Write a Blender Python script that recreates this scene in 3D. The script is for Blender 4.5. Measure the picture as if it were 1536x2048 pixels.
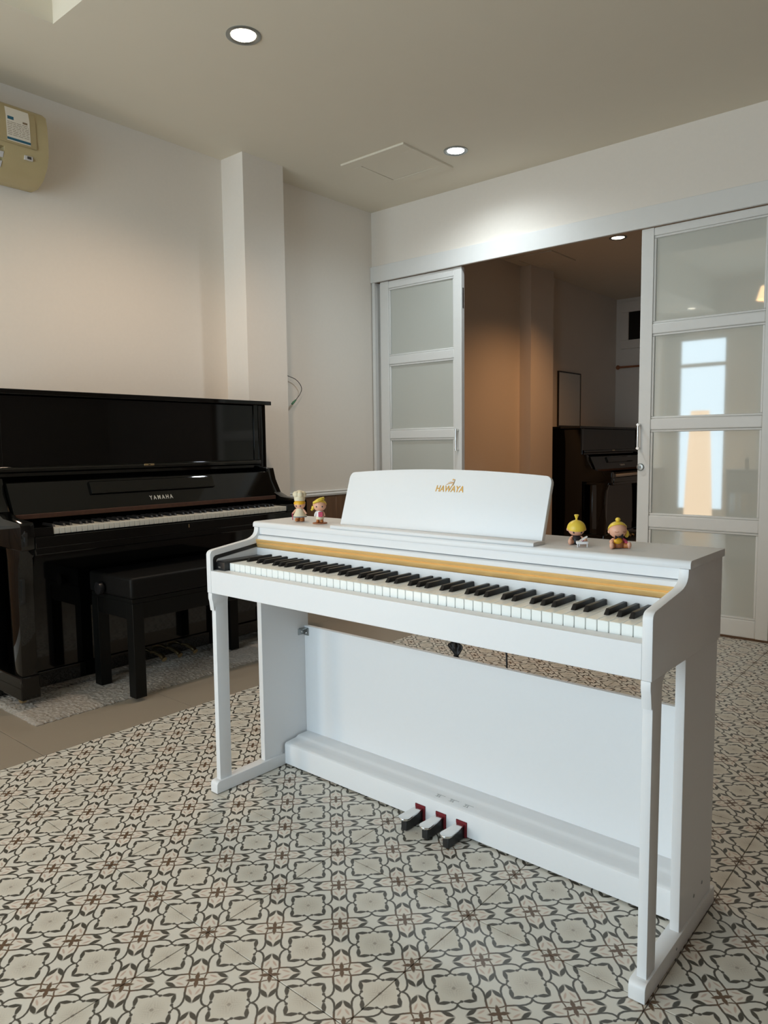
import bpy, bmesh, math, random
from mathutils import Vector, Matrix
random.seed(7)
sc = bpy.context.scene
for o in list(bpy.data.objects): bpy.data.objects.remove(o)
col = sc.collection
PI = math.pi

# ------------------------------------------------------------------ camera
cam = bpy.data.cameras.new('camera'); camo = bpy.data.objects.new('camera', cam); col.objects.link(camo)
cam.sensor_fit = 'HORIZONTAL'; cam.sensor_width = 36.0; cam.lens = 36.0*1465.85/1536; cam.clip_start = .02
FW = Vector((-.6453, .7586, -.0901)).normalized()
RT = Vector((.7624, .647, -.0119)); RT = (RT - FW*RT.dot(FW)).normalized()
UP = RT.cross(FW)
CH = 1.0349
m = Matrix((RT, UP, -FW)).transposed().to_4x4(); m.translation = Vector((0, 0, CH))
camo.matrix_world = m
sc.camera = camo

# ------------------------------------------------------------------ view, sky, daylight
sc.view_settings.view_transform = 'Standard'; sc.view_settings.look = 'None'
sc.view_settings.gamma = 1.0; sc.view_settings.use_curve_mapping = False
sc.view_settings.exposure = 0.58
w = bpy.data.worlds.new('sky'); sc.world = w; w.use_nodes = True
bg = w.node_tree.nodes['Background']; bg.inputs[0].default_value = (.80, .90, 1.0, 1); bg.inputs[1].default_value = 1.0

XW, ZC, YB = -3.5546, 2.69, 4.075      # left wall, ceiling, back wall plane
YF, XR, YFAR = -1.95, .95, 8.40      # front wall, right wall, far wall of the next room

def area_light(name, loc, rot, sx, sy, power, colr):
    l = bpy.data.lights.new(name, 'AREA'); l.shape = 'RECTANGLE'; l.size = sx; l.size_y = sy
    l.energy = power; l.color = colr
    o = bpy.data.objects.new(name, l); col.objects.link(o); o.location = loc; o.rotation_euler = rot
    return o
DAY = (.66, .87, 1.0)
area_light('window_wide_offscreen', (-1.385, YF-.20, 1.26), (PI/2, 0, 0), 2.07, 2.32, 51, DAY)
area_light('window_narrow_offscreen', (-3.12, YF-.20, 1.26), (PI/2, 0, 0), .66, 2.32, 21, DAY)

# ------------------------------------------------------------------ materials
def lin(c):
    return tuple(((v/255.0)/12.92 if v/255.0 <= .04045 else ((v/255.0+.055)/1.055)**2.4) for v in c)
def mat(name, c, rough=.5, metal=0, coat=0, spec=.5, noise=0, nscale=20, bump=0, emit=None, estr=0):
    ma = bpy.data.materials.new(name); ma.use_nodes = True; nt = ma.node_tree; b = nt.nodes['Principled BSDF']
    b.inputs['Base Color'].default_value = (*c, 1); b.inputs['Roughness'].default_value = rough
    b.inputs['Metallic'].default_value = metal; b.inputs['Coat Weight'].default_value = coat
    b.inputs['Coat Roughness'].default_value = .03
    b.inputs['Specular IOR Level'].default_value = spec
    if emit: b.inputs['Emission Color'].default_value = (*emit, 1); b.inputs['Emission Strength'].default_value = estr
    if noise or bump:
        tc = nt.nodes.new('ShaderNodeTexCoord'); no = nt.nodes.new('ShaderNodeTexNoise')
        no.inputs['Scale'].default_value = nscale; no.inputs['Detail'].default_value = 5
        nt.links.new(tc.outputs['Object'], no.inputs['Vector'])
        if noise:
            mx = nt.nodes.new('ShaderNodeMix'); mx.data_type = 'RGBA'
            mx.inputs[6].default_value = (*[v*(1-noise) for v in c], 1); mx.inputs[7].default_value = (*[min(1, v*(1+noise)) for v in c], 1)
            nt.links.new(no.outputs['Fac'], mx.inputs[0]); nt.links.new(mx.outputs[2], b.inputs['Base Color'])
        if bump:
            bp = nt.nodes.new('ShaderNodeBump'); bp.inputs['Strength'].default_value = bump; bp.inputs['Distance'].default_value = .002
            nt.links.new(no.outputs['Fac'], bp.inputs['Height']); nt.links.new(bp.outputs['Normal'], b.inputs['Normal'])
    return ma
M = {}
M['bounce_dimmer'] = mat('bounce_dimming_brown', (.27, .21, .18), .6)  # invented dark tone for unseen walls, keeps bounced light low
M['wall'] = mat('wall_paint', (.82, .755, .675), .65, noise=.02, nscale=60, bump=.15)
M['ceil'] = mat('ceiling_paint', (.78, .715, .59), .8, noise=.015, nscale=8)
M['joinery'] = mat('white_joinery_paint', (.76, .75, .72), .38, noise=.02, nscale=30)
M['white'] = mat('white_lacquer', (.78, .785, .79), .38, noise=.01, nscale=90, bump=.04)
M['gold'] = mat('gold_strip', (.90, .58, .23), .40, metal=.5)
M['goldprint'] = mat('gold_print', (.62, .36, .08), .35, metal=.6)
M['black'] = mat('black_polyester', (.0022, .0023, .0020), .05)
M['blackwood'] = mat('black_satin_wood', (.0035, .0035, .003), .45, spec=.2)
M['leather'] = mat('black_leather', (.006, .0055, .005), .5, spec=.15, noise=.2, nscale=200, bump=.25)
M['blackplastic'] = mat('black_plastic', (.010, .010, .011), .35)
M['blackkey'] = mat('black_key', (.006, .006, .0065), .45, spec=.3)
M['whitekey'] = mat('white_key', (.86, .88, .85), .22)
M['ivory'] = mat('ivory_key', (.62, .58, .50), .25)
M['felt_red'] = mat('red_felt', (.16, .01, .015), .9, noise=.3, nscale=400)
M['felt_brown'] = mat('brown_felt', (.060, .022, .010), .8, noise=.4, nscale=60)
M['chrome'] = mat('chrome', (.72, .72, .71), .16, metal=1)
M['steel'] = mat('steel', (.36, .38, .38), .35, metal=1)
M['brass'] = mat('brass', (.72, .56, .30), .28, metal=1)
M['silverprint'] = mat('silver_letters', (.72, .69, .62), .3, metal=.6)
M['grout'] = mat('grout', (.30, .265, .23), .9, noise=.2, nscale=40)
M['plain_tile'] = mat('plain_tile', (.31, .26, .20), .34, noise=.05, nscale=6)
M['frost'] = mat('frosted_glass', (.52, .525, .475), .45, coat=1.0, noise=.015, nscale=3, spec=.1)
M['frost'].node_tree.nodes['Principled BSDF'].inputs['Coat IOR'].default_value = 1.9
M['ac'] = mat('aged_beige_plastic', (.46, .37, .20), .45, noise=.06, nscale=12)
M['ac_flap'] = mat('pale_flap_plastic', (.55, .53, .52), .4)
M['paper'] = mat('label_paper', (.72, .66, .56), .6)
M['blueprint'] = mat('label_blue', (.012, .10, .16), .5)
M['ink'] = mat('label_ink', (.19, .13, .075), .6)
M['wire'] = mat('black_rubber', (.012, .011, .010), .5)
M['green'] = mat('green_connector', (.05, .17, .08), .5)
M['whiteboard'] = mat('whiteboard', (.66, .67, .64), .35)
M['alu'] = mat('dark_aluminium', (.05, .045, .04), .4, metal=.7)
M['night'] = mat('dark_window_glass', (.008, .007, .006), .08)
M['curtain'] = mat('white_curtain', (.70, .72, .72), .9)
M['cabinet'] = mat('grey_cabinet', (.30, .28, .25), .5, noise=.05)
M['bulb_warm'] = mat('warm_lamp_glass', (1, .9, .7), .4, emit=(1, .86, .62), estr=20)
M['bulb_cool'] = mat('cool_lamp_glass', (1, 1, 1), .4, emit=(.90, .96, 1), estr=20)
M['bulb_next'] = mat('soft_lamp_glass', (1, .95, .85), .4, emit=(1, .90, .68), estr=7)
M['shade'] = mat('lit_lamp_paper', (.80, .62, .42), .8, emit=(1, .74, .48), estr=4.2, noise=.04, nscale=9)
M['pshade'] = mat('lit_pendant_fabric', (.85, .65, .42), .8, emit=(1, .62, .30), estr=7)
# toy paints
M['skin'] = mat('toy_skin', (.74, .40, .27), .45)
M['hair'] = mat('toy_yellow_hair', (.78, .56, .06), .4)
M['hair2'] = mat('toy_golden_hair', (.80, .43, .02), .4)
M['cream'] = mat('toy_cream', (.72, .64, .46), .55)
M['orange'] = mat('toy_orange', (.50, .17, .04), .5)
M['brown'] = mat('toy_brown', (.34, .12, .045), .5)
M['pink'] = mat('toy_pink', (.55, .07, .13), .5)
M['toywhite'] = mat('toy_white', (.80, .78, .78), .4)
M['toyblack'] = mat('toy_black', (.012, .012, .016), .4)
M['toyblue'] = mat('toy_blue_grey', (.16, .20, .24), .5)
M['dot'] = mat('toy_eye', (.02, .03, .04), .3)

def wood_mat():
    ma = bpy.data.materials.new('wainscot_wood'); ma.use_nodes = True; nt = ma.node_tree; b = nt.nodes['Principled BSDF']
    tc = nt.nodes.new('ShaderNodeTexCoord'); mp = nt.nodes.new('ShaderNodeMapping'); mp.inputs['Scale'].default_value = (30, 30, 2.0)
    no = nt.nodes.new('ShaderNodeTexNoise'); no.inputs['Scale'].default_value = 1.0; no.inputs['Detail'].default_value = 6
    rp = nt.nodes.new('ShaderNodeValToRGB'); rp.color_ramp.elements[0].color = (.07, .03, .010, 1); rp.color_ramp.elements[1].color = (.23, .11, .045, 1)
    oi = nt.nodes.new('ShaderNodeObjectInfo'); ad = nt.nodes.new('ShaderNodeVectorMath')
    nt.links.new(tc.outputs['Object'], ad.inputs[0]); nt.links.new(oi.outputs['Location'], ad.inputs[1])
    nt.links.new(ad.outputs[0], mp.inputs[0]); nt.links.new(mp.outputs[0], no.inputs['Vector'])
    nt.links.new(no.outputs['Fac'], rp.inputs[0]); nt.links.new(rp.outputs[0], b.inputs['Base Color'])
    b.inputs['Roughness'].default_value = .45
    return ma
M['wood'] = wood_mat()

# --- patterned tile: flat print, drawn in the tile's own coordinates
def tile_mat():
    ma = bpy.data.materials.new('patterned_tile_print'); ma.use_nodes = True; nt = ma.node_tree; B = nt.nodes['Principled BSDF']
    class Ex:
        def __init__(s, v): s.v = v
        def __add__(s, o): return op('ADD', s, o)
        def __radd__(s, o): return op('ADD', o, s)
        def __sub__(s, o): return op('SUBTRACT', s, o)
        def __rsub__(s, o): return op('SUBTRACT', o, s)
        def __mul__(s, o): return op('MULTIPLY', s, o)
        def __rmul__(s, o): return op('MULTIPLY', o, s)
        def __truediv__(s, o): return op('DIVIDE', s, o)
    def op(kind, *a, clamp=False):
        n = nt.nodes.new('ShaderNodeMath'); n.operation = kind; n.use_clamp = clamp
        for i, q in enumerate(a):
            if isinstance(q, Ex): nt.links.new(q.v, n.inputs[i])
            else: n.inputs[i].default_value = q
        return Ex(n.outputs[0])
    mn = lambda a, b: op('MINIMUM', a, b)
    mxx = lambda a, b: op('MAXIMUM', a, b)
    ab = lambda a: op('ABSOLUTE', a)
    sq = lambda a: op('SQRT', a)
    AA = .010
    def mask(d): return op('MULTIPLY_ADD', d, -1.0/AA, .5, clamp=True)
    tc = nt.nodes.new('ShaderNodeTexCoord'); sp = nt.nodes.new('ShaderNodeSeparateXYZ'); nt.links.new(tc.outputs['Object'], sp.inputs[0])
    X, Y = Ex(sp.outputs[0]), Ex(sp.outputs[1])
    k = 1/(.2*.99999)/1.0 * 1.0     # 1/(sqrt2 * cell) with cell = 0.1414 m
    a = (X+Y)*k; b = (Y-X)*k
    rx = ab(a-op('ROUND', a)); ry = ab(b-op('ROUND', b))
    u, v = mxx(rx, ry), mn(rx, ry)
    def seg(ax, ay, bx, by):
        dx, dy = bx-ax, by-ay; L2 = dx*dx+dy*dy
        pu, pv = u-ax, v-ay
        h = op('MULTIPLY_ADD', pu, dx/L2, pv*(dy/L2), clamp=True)
        e, f = pu-h*dx, pv-h*dy
        return sq(e*e+f*f)
    def lens(x, y, L, wd, ang):
        c, s = math.cos(ang), math.sin(ang); pu, pv = u-x, v-y
        e, f = pu*c+pv*s, pv*c-pu*s
        q = f*(1/wd)
        return (ab(e)*(1/L)+q*q-1)*(wd*.6)
    def ell(x, y, L, wd, ang=0):
        c, s = math.cos(ang), math.sin(ang); pu, pv = u-x, v-y
        e, f = (pu*c+pv*s)*(1/L), (pv*c-pu*s)*(1/wd)
        return (sq(e*e+f*f)-1)*wd
    vine = seg(.125, .125, .225, .121)
    for q in ((.225, .123, .30, .112), (.30, .112, .39, .118), (.39, .118, .45, .140), (.45, .140, .485, .172), (.485, .172, .50, .208)): vine = mn(vine, seg(*q))
    vine = vine-.0150
    scroll = mn(ell(.438, .254, .026, .022), seg(.5, .222, .445, .250)-.0115)
    leaf1 = lens(.328, .251, .096, .033, math.radians(2))
    leaf2 = lens(.346, .058, .092, .037, math.radians(-33))
    petal = lens(.235, 0, .180, .112, 0)
    streak = ell(.222, .052, .058, .016, math.radians(-26))
    cross = mn(lens(.068, 0, .080, .033, 0), ell(.018, 0, .030, .030))
    ring = mn(seg(.104, .035, .110, .075), seg(.110, .075, .127, .127))-.0105
    squ = op('SUBTRACT', .280, v)      # inside the square medallion
    no = nt.nodes.new('ShaderNodeTexNoise'); no.inputs['Scale'].default_value = 420; no.inputs['Detail'].default_value = 2
    nt.links.new(tc.outputs['Object'], no.inputs['Vector'])
    du, dv = u-.5, v-.5
    dc = sq(du*du+dv*dv)
    wv = op('MULTIPLY', op('SINE', dc*150.0), op('SINE', (du-dv)*120.0))
    motif = op('MULTIPLY_ADD', dc, -7.0, 1.35, clamp=True) * op('MULTIPLY_ADD', wv, .35, op('MULTIPLY', Ex(no.outputs['Fac']), .9), clamp=True)
    core = mask(ell(.5, .5, .028, .028)) * .4
    def mix(c1, fac, c2):
        n = nt.nodes.new('ShaderNodeMix'); n.data_type = 'RGBA'
        nt.links.new(fac.v, n.inputs[0])
        for i, q in ((6, c1), (7, c2)):
            if isinstance(q, tuple): n.inputs[i].default_value = (*q, 1)
            else: nt.links.new(q, n.inputs[i])
        return n.outputs[2]
    BG, SQ, PET, STR, GRN, BRN = (.68, .65, .575), (.63, .59, .505), (.70, .65, .565), (.50, .335, .26), (.066, .060, .046), (.125, .074, .042)
    c = mix(BG, mask(squ), SQ)
    c = mix(c, motif*.52, (.27, .21, .155))
    c = mix(c, core, (.14, .095, .07))
    c = mix(c, mask(petal), PET)
    c = mix(c, mask(streak)*.75, STR)
    c = mix(c, mask(mn(mn(leaf1, leaf2), scroll)), GRN)
    near = op('MULTIPLY_ADD', u, -8.0, 2.2, clamp=True)
    vc = mix(GRN, near, BRN)
    n = nt.nodes.new('ShaderNodeMix'); n.data_type = 'RGBA'; nt.links.new(mask(vine).v, n.inputs[0]); nt.links.new(c, n.inputs[6]); nt.links.new(vc, n.inputs[7]); c = n.outputs[2]
    c = mix(c, mask(mn(cross, ring)), BRN)
    nt.links.new(c, B.inputs['Base Color'])
    B.inputs['Roughness'].default_value = .36
    return ma
M['tile'] = tile_mat()

# ------------------------------------------------------------------ mesh helpers
def link(name, me, ma, parent=None):
    o = bpy.data.objects.new(name, me); col.objects.link(o)
    if ma is not None and not me.materials: me.materials.append(M[ma] if isinstance(ma, str) else ma)
    if parent: o.parent = parent
    return o
def finish(bm, smooth=None):
    bmesh.ops.recalc_face_normals(bm, faces=bm.faces)
    me = bpy.data.meshes.new('m'); bm.to_mesh(me); bm.free()
    if smooth is not None:
        me.shade_smooth(); me.set_sharp_from_angle(angle=math.radians(smooth))
    return me
def bx(bm, x0, x1, y0, y1, z0, z1, bev=0, seg=2):
    r = bmesh.ops.create_cube(bm, size=1)
    for v in r['verts']: v.co = Vector((x0+(v.co.x+.5)*(x1-x0), y0+(v.co.y+.5)*(y1-y0), z0+(v.co.z+.5)*(z1-z0)))
    if bev:
        es = list({e for v in r['verts'] for e in v.link_edges})
        bmesh.ops.bevel(bm, geom=es, offset=bev, segments=seg, affect='EDGES', profile=.5)
def box(name, x0, x1, y0, y1, z0, z1, ma, parent=None, bev=0, seg=2):
    bm = bmesh.new(); bx(bm, x0, x1, y0, y1, z0, z1, bev, seg)
    me = finish(bm, 40 if bev else None)
    if bev:
        for p in me.polygons:
            if max(abs(c) for c in p.normal) > .9995: p.use_smooth = False
    return link(name, me, ma, parent)
def prism(bm, pts, axis, a, b):
    """extrude a closed 2-D outline; axis 0: pts are (y,z) over x, axis 1: (x,z) over y, axis 2: (x,y) over z"""
    def P(p, t): return (t, p[0], p[1]) if axis == 0 else ((p[0], t, p[1]) if axis == 1 else (p[0], p[1], t))
    A = [bm.verts.new(P(p, a)) for p in pts]; Bv = [bm.verts.new(P(p, b)) for p in pts]
    n = len(pts)
    bm.faces.new(A); bm.faces.new(Bv[::-1])
    for i in range(n): bm.faces.new((A[i], Bv[i], Bv[(i+1) % n], A[(i+1) % n]))
def prism_obj(name, pts, axis, a, b, ma, parent=None, bev=0, ang=35):
    bm = bmesh.new(); prism(bm, pts, axis, a, b)
    bmesh.ops.recalc_face_normals(bm, faces=bm.faces)
    if bev:
        es = [e for e in bm.edges if len(e.link_faces) == 2 and e.calc_face_angle(0) > 1.2]
        bmesh.ops.bevel(bm, geom=es, offset=bev, segments=2, affect='EDGES', profile=.5)
    bmesh.ops.triangulate(bm, faces=[f for f in bm.faces if len(f.verts) > 4])
    return link(name, finish(bm, ang), ma, parent)
def tube(bm, pts, r, n=8, caps=True):
    pts = [Vector(p) for p in pts]; rings = []
    up = Vector((0, 0, 1)); prev = None
    for i, p in enumerate(pts):
        t = (pts[min(i+1, len(pts)-1)]-pts[max(i-1, 0)]).normalized()
        if prev is None:
            s = t.cross(up); s = s if s.length > .01 else t.cross(Vector((1, 0, 0)))
        else: s = prev-t*prev.dot(t)
        s.normalize(); prev = s; q = t.cross(s)
        rr = r[i] if isinstance(r, (list, tuple)) else r
        rings.append([bm.verts.new(p+s*(rr*math.cos(2*PI*k/n))+q*(rr*math.sin(2*PI*k/n))) for k in range(n)])
    for a, b in zip(rings, rings[1:]):
        for k in range(n): bm.faces.new((a[k], a[(k+1) % n], b[(k+1) % n], b[k]))
    if caps: bm.faces.new(rings[0][::-1]); bm.faces.new(rings[-1])
def tube_obj(name, pts, r, ma, parent=None, n=8):
    bm = bmesh.new(); tube(bm, pts, r, n); return link(name, finish(bm, 50), ma, parent)
def lathe(bm, prof, c=(0, 0, 0), n=24):
    rings = []
    for r, z in prof:
        rings.append([bm.verts.new((c[0]+max(r, 1e-5)*math.cos(2*PI*k/n), c[1]+max(r, 1e-5)*math.sin(2*PI*k/n), c[2]+z)) for k in range(n)])
    for a, b in zip(rings, rings[1:]):
        for k in range(n): bm.faces.new((a[k], a[(k+1) % n], b[(k+1) % n], b[k]))
    bm.faces.new(rings[0][::-1]); bm.faces.new(rings[-1])
def lathe_obj(name, prof, c, ma, parent=None, n=24, ang=40):
    bm = bmesh.new(); lathe(bm, prof, c, n); return link(name, finish(bm, ang), ma, parent)
def ball(bm, c, r, seg=16, ring=10, rot=None):
    mt = Matrix.Translation(c) @ (rot.to_4x4() if rot else Matrix()) @ Matrix.Diagonal((*(r if isinstance(r, tuple) else (r, r, r)), 1))
    bmesh.ops.create_uvsphere(bm, u_segments=seg, v_segments=ring, radius=1, matrix=mt)
def ball_obj(name, c, r, ma, parent=None, seg=16, ring=10, rot=None):
    bm = bmesh.new(); ball(bm, c, r, seg, ring, rot); return link(name, finish(bm, 80), ma, parent)
def smoothpath(ctrl, n=8):
    c = [Vector(p) for p in ctrl]; c = [c[0]*2-c[1]]+c+[c[-1]*2-c[-2]]; out = []
    for i in range(1, len(c)-2):
        for k in range(n):
            t = k/n; a, b, d, e = c[i-1:i+3]
            out.append(.5*((2*b)+(-a+d)*t+(2*a-5*b+4*d-e)*t*t+(-a+3*b-3*d+e)*t**3))
    out.append(c[-2]); return out
def thing(name, label, cat, loc=(0, 0, 0), rz=0, group=None):
    o = bpy.data.objects.new(name, None); col.objects.link(o); o.empty_display_size = .1
    o.location = loc; o.rotation_euler = (0, 0, rz); o['label'] = label; o['category'] = cat
    if group: o['group'] = group
    return o
def tag(o, label, cat, group=None):
    o['label'] = label; o['category'] = cat
    if group: o['group'] = group
    return o
def structure(o, label=None):
    o['kind'] = 'structure'
    if label: o['label'] = label
    return o
def sempty(name, loc=(0, 0, 0)):
    o = bpy.data.objects.new(name, None); col.objects.link(o); o.location = loc; o.empty_display_size = .1
    return structure(o)
def copy_tree(o, parent=None):
    c = o.copy(); col.objects.link(c); c.parent = parent
    for ch in list(o.children): copy_tree(ch, c)
    return c
def text_mesh(s, size, extrude, shear=0, space=1.0):
    cu = bpy.data.curves.new('t', 'FONT'); cu.body = s; cu.size = size; cu.extrude = extrude; cu.align_x = 'CENTER'; cu.align_y = 'CENTER'
    cu.shear = shear; cu.space_character = space; cu.offset = size*.012; cu.resolution_u = 3
    o = bpy.data.objects.new('t', cu); col.objects.link(o)
    dg = bpy.context.evaluated_depsgraph_get(); me = bpy.data.meshes.new_from_object(o.evaluated_get(dg))
    bpy.data.objects.remove(o); bpy.data.curves.remove(cu)
    me.materials.clear()
    return me

# ================================================================== THE SETTING
# ---- floor: slab, printed tiles of 40 cm, plain tiles of 60 cm along the left wall
floor = structure(box('floor', XW-.1, XR+.1, YF-.05, YFAR+.1, -.12, -.0035, 'grout'), 'tiled floor, patterned tiles with a plain border')
GX, GY, E = -2.058, .88, .4
def tile_mesh(x0, x1, y0, y1, g=.0011):
    bm = bmesh.new(); bx(bm, x0+g, x1-g, y0+g, y1-g, -.008, 0)
    top = [e for e in bm.edges if all(v.co.z > -.001 for v in e.verts)]
    bmesh.ops.bevel(bm, geom=top, offset=.0005, segments=1, affect='EDGES')
    return finish(bm)
tm = tile_mesh(-.2, .2, -.2, .2); tm_cut = tile_mesh(-.187, .2, -.2, .2); tm.materials.append(M['tile']); tm_cut.materials.append(M['tile'])
for i in range(-1, 8):
    for j in range(-7, 8):
        if GX+(i+.5)*E > XR+.2: continue
        o = link('patterned_tile', tm_cut if i == -1 else tm, None, floor)
        o.location = (GX+(i+.5)*E, GY+(j+.5)*E, 0)
pm = tile_mesh(-.3, .3, -.3, .3, .0012); pm.materials.append(M['plain_tile'])
pm2 = tile_mesh(-.2533, .2533, -.3, .3, .0012); pm2.materials.append(M['plain_tile'])
for j in range(-5, 5):
    yc = 1.077+.6*j+.3
    o = link('plain_tile', pm, None, floor); o.location = (-2.7455, yc, 0)
    o = link('plain_tile', pm2, None, floor); o.location = (-3.2990, yc, 0)

# ---- ceiling with the raised recess towards the front
bm = bmesh.new()
bx(bm, XW-.1, -2.925, YF-.1, 1.48, ZC, ZC+.12)
bx(bm, XW-.1, XR+.1, 1.48, YFAR+.1, ZC, ZC+.12)
bx(bm, -2.925-.1, XR+.1, YF-.1, 1.58, ZC+.40, ZC+.50)
bx(bm, -3.025, -2.925, YF-.1, 1.48, ZC+.12, ZC+.40)
bx(bm, -2.925, XR+.1, 1.48, 1.58, ZC+.12, ZC+.40)
ceiling = structure(link('ceiling', finish(bm), 'ceil'), 'painted ceiling with a raised recess')

# ---- left wall with pillar, wainscot planks, rail
wl = sempty('wall_left'); wl['label'] = 'painted side wall behind the black upright pianos'
box('wall_face', XW-.12, XW, YF-.1, YB+.07, -.1, ZC+.02, 'wall', wl)
box('wall_face', XW-.12, XW, YB+.07, YFAR+.1, -.1, ZC+.02, 'wall', wl)
box('pillar', XW-.02, -3.362, 2.76, 3.063, 0, ZC, 'wall', wl)
box('pillar', XW-.02, -3.437, 6.18, 6.62, 0, ZC, 'wall', wl)
bmw = bmesh.new(); bx(bmw, 0, .012, -.049, .049, .08, .705, .003, 1); plank = finish(bmw, 40); plank.materials.append(M['wood'])
for i in range(60):
    y = YF+.05+i*.1
    if 2.72 < y < 3.10: continue
    o = link('plank', plank, None, wl); o.location = (XW, y, 0)
for a, b in ((YF, 2.76), (3.063, YB-.02)):
    tr = prism_obj('chair_rail', [(XW, .70), (XW+.018, .70), (XW+.022, .712), (XW+.016, .722), (XW+.020, .730), (XW, .736)], 1, a, b, 'joinery', wl)
    box('skirting', XW, XW+.014, a, b, 0, .08, 'joinery', wl)

# ---- back wall: lintel, stub, right part
wb = sempty('wall_back'); wb['label'] = 'painted wall above the sliding doors'
box('lintel_wall', XW, XR, YB, YB+.055, 2.216, ZC, 'wall', wb)
box('wall_end', -.80, XR, YB, YB+.055, 0, 2.216, 'bounce_dimmer', wb)  # unseen stretch, made dark so the glossy upright mirrors little light
header = structure(box('trim_1', XW+.001, -.78, YB-.020, YB+.002, 2.197, 2.308, 'joinery', None, .003), 'white header board over the sliding doors')
jl = sempty('trim_2'); jl['label'] = 'white door jamb beside the left wall'
box('jamb_board', XW+.008, XW+.034, YB-.012, YB+.12, 0, 2.197, 'joinery', jl, .002)
box('jamb_backing', XW+.034, XW+.075, YB+.045, YB+.12, 0, 2.197, 'joinery', jl)
def sliding_door(name, label, x0, x1, y0, sl, sr, panes, top, handle_x, lock):
    d = sempty(name); d['label'] = label; th = .036
    y1 = y0+th
    box('stile', x0, x0+sl, y0, y1, .012, top, 'joinery', d, .003)
    box('stile', x1-sr, x1, y0, y1, .012, top, 'joinery', d, .003)
    edges = [top]+[v for p in panes for v in p]+[.012]
    for k in range(0, len(edges), 2):
        box('rail', x0+sl-.001, x1-sr+.001, y0+.002, y1-.002, edges[k+1], edges[k], 'joinery', d, .006)
    for zt, zb in panes:
        p = box('pane', x0+sl-.004, x1-sr+.004, y0+.016, y0+.022, zb-.004, zt+.004, 'frost', d)
        # glazing bead round the pane
        bm = bmesh.new(); X0, X1, w_ = x0+sl, x1-sr, .012
        for (a, b, c, e) in ((X0, X1, zt-w_, zt), (X0, X1, zb, zb+w_), (X0, X0+w_, zb+w_, zt-w_), (X1-w_, X1, zb+w_, zt-w_)):
            bx(bm, a, b, y0+.006, y0+.017, c, e, .003, 1)
        link('glazing_bead', finish(bm, 40), 'joinery', p)
    h = tube_obj('handle', [(handle_x, y0-.030, 1.141), (handle_x, y0-.030, .997)], .0058, 'chrome', d, 12)
    for z in (1.134, 1.004):
        tube_obj('handle_post', [(handle_x, y0+.002, z), (handle_x, y0-.034, z)], .0075, 'chrome', h, 12)
    if lock:
        bm = bmesh.new(); lathe(bm, [(.0, 0), (.021, 0), (.021, .006), (.017, .011), (.009, .012), (.009, .008), (0, .008)], (0, 0, 0), 20)
        bmesh.ops.rotate(bm, verts=bm.verts, cent=(0, 0, 0), matrix=Matrix.Rotation(PI/2, 3, 'X'))
        bmesh.ops.translate(bm, verts=bm.verts, vec=(handle_x+.008, y0+.001, .898))
        k = link('lock', finish(bm, 40), 'steel', d)
        box('keyhole', handle_x+.006, handle_x+.010, y0-.0095, y0-.006, .892, .904, 'blackplastic', k)
    return d
dR = sliding_door('door_1', 'white sliding door panel with a round lock and reflections in its panes', -1.588, -.893, YB-.002, .068, .062,
     [(2.150, 1.683), (1.627, 1.166), (1.104, .630), (.562, .106)], 2.194, -1.578, True)
dL = sliding_door('door_2', 'white sliding door panel next to the side wall', -3.478, -2.778, YB-.002, .076, .062,
     [(2.142, 1.670), (1.610, 1.143), (1.083, .620), (.560, .106)], 2.194, -2.806, False)
box('strike_plate', -2.779, -2.7765, YB+.010, YB+.024, 1.93, 2.06, 'steel', dL)

# ---- remaining shell
structure(box('wall_right', XR, XR+.12, YF-.1, YFAR+.1, -.1, ZC+.5, 'bounce_dimmer'), 'unseen right wall, added in dark brown to dim bounced light')  # invented wall, close and dark to shade the white piano's end
wf = sempty('wall_front'); wf['label'] = 'painted front wall with daylight windows'
WA, WBX, WZ = (-3.45, -2.79), (-2.42, -.35), (.10, 2.42)
box('wall_part', XW-.1, WA[0], YF-.12, YF, 0, ZC+.02, 'wall', wf)
box('wall_part', WA[1], WBX[0], YF-.12, YF, 0, ZC+.02, 'wall', wf)
box('wall_part', WBX[1], XR+.1, YF-.12, YF, 0, ZC+.5, 'bounce_dimmer', wf)  # unseen part, made dark to cut bounce onto the white piano
box('wall_part', WA[0], WA[1], YF-.12, YF, WZ[1], ZC+.02, 'wall', wf)
box('wall_part', WBX[0], WBX[1], YF-.12, YF, WZ[1], ZC+.02, 'wall', wf)
box('wall_part', -2.925, WBX[1], YF-.12, YF, ZC+.02, ZC+.5, 'wall', wf)
for a, b in (WA, WBX): box('wall_part', a, b, YF-.12, YF, -.05, WZ[0], 'wall', wf)
def front_window(name, label, x0, x1, n):
    wn = sempty(name); wn['label'] = label
    for i in range(n+1):
        xx = x0+(x1-x0)*i/n
        a, b = (xx, xx+.05) if i == 0 else ((xx-.05, xx) if i == n else (xx-.03, xx+.03))
        box('mullion', a, b, YF-.09, YF-.04, WZ[0], WZ[1], 'joinery', wn, .004)
    for z in (WZ[0], 2.02, WZ[1]-.05): box('transom', x0, x1, YF-.088, YF-.042, z, z+.05, 'joinery', wn, .004)
    return wn
front_window('window_1', 'narrow glazed front door opening', *WA, 1)
front_window('window_2', 'wide glazed shop front with mullions', *WBX, 3)
structure(box('wall_far', XW-.1, XR+.1, YFAR, YFAR+.12, -.1, ZC+.02, 'wall'), 'end wall of the next room')
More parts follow.
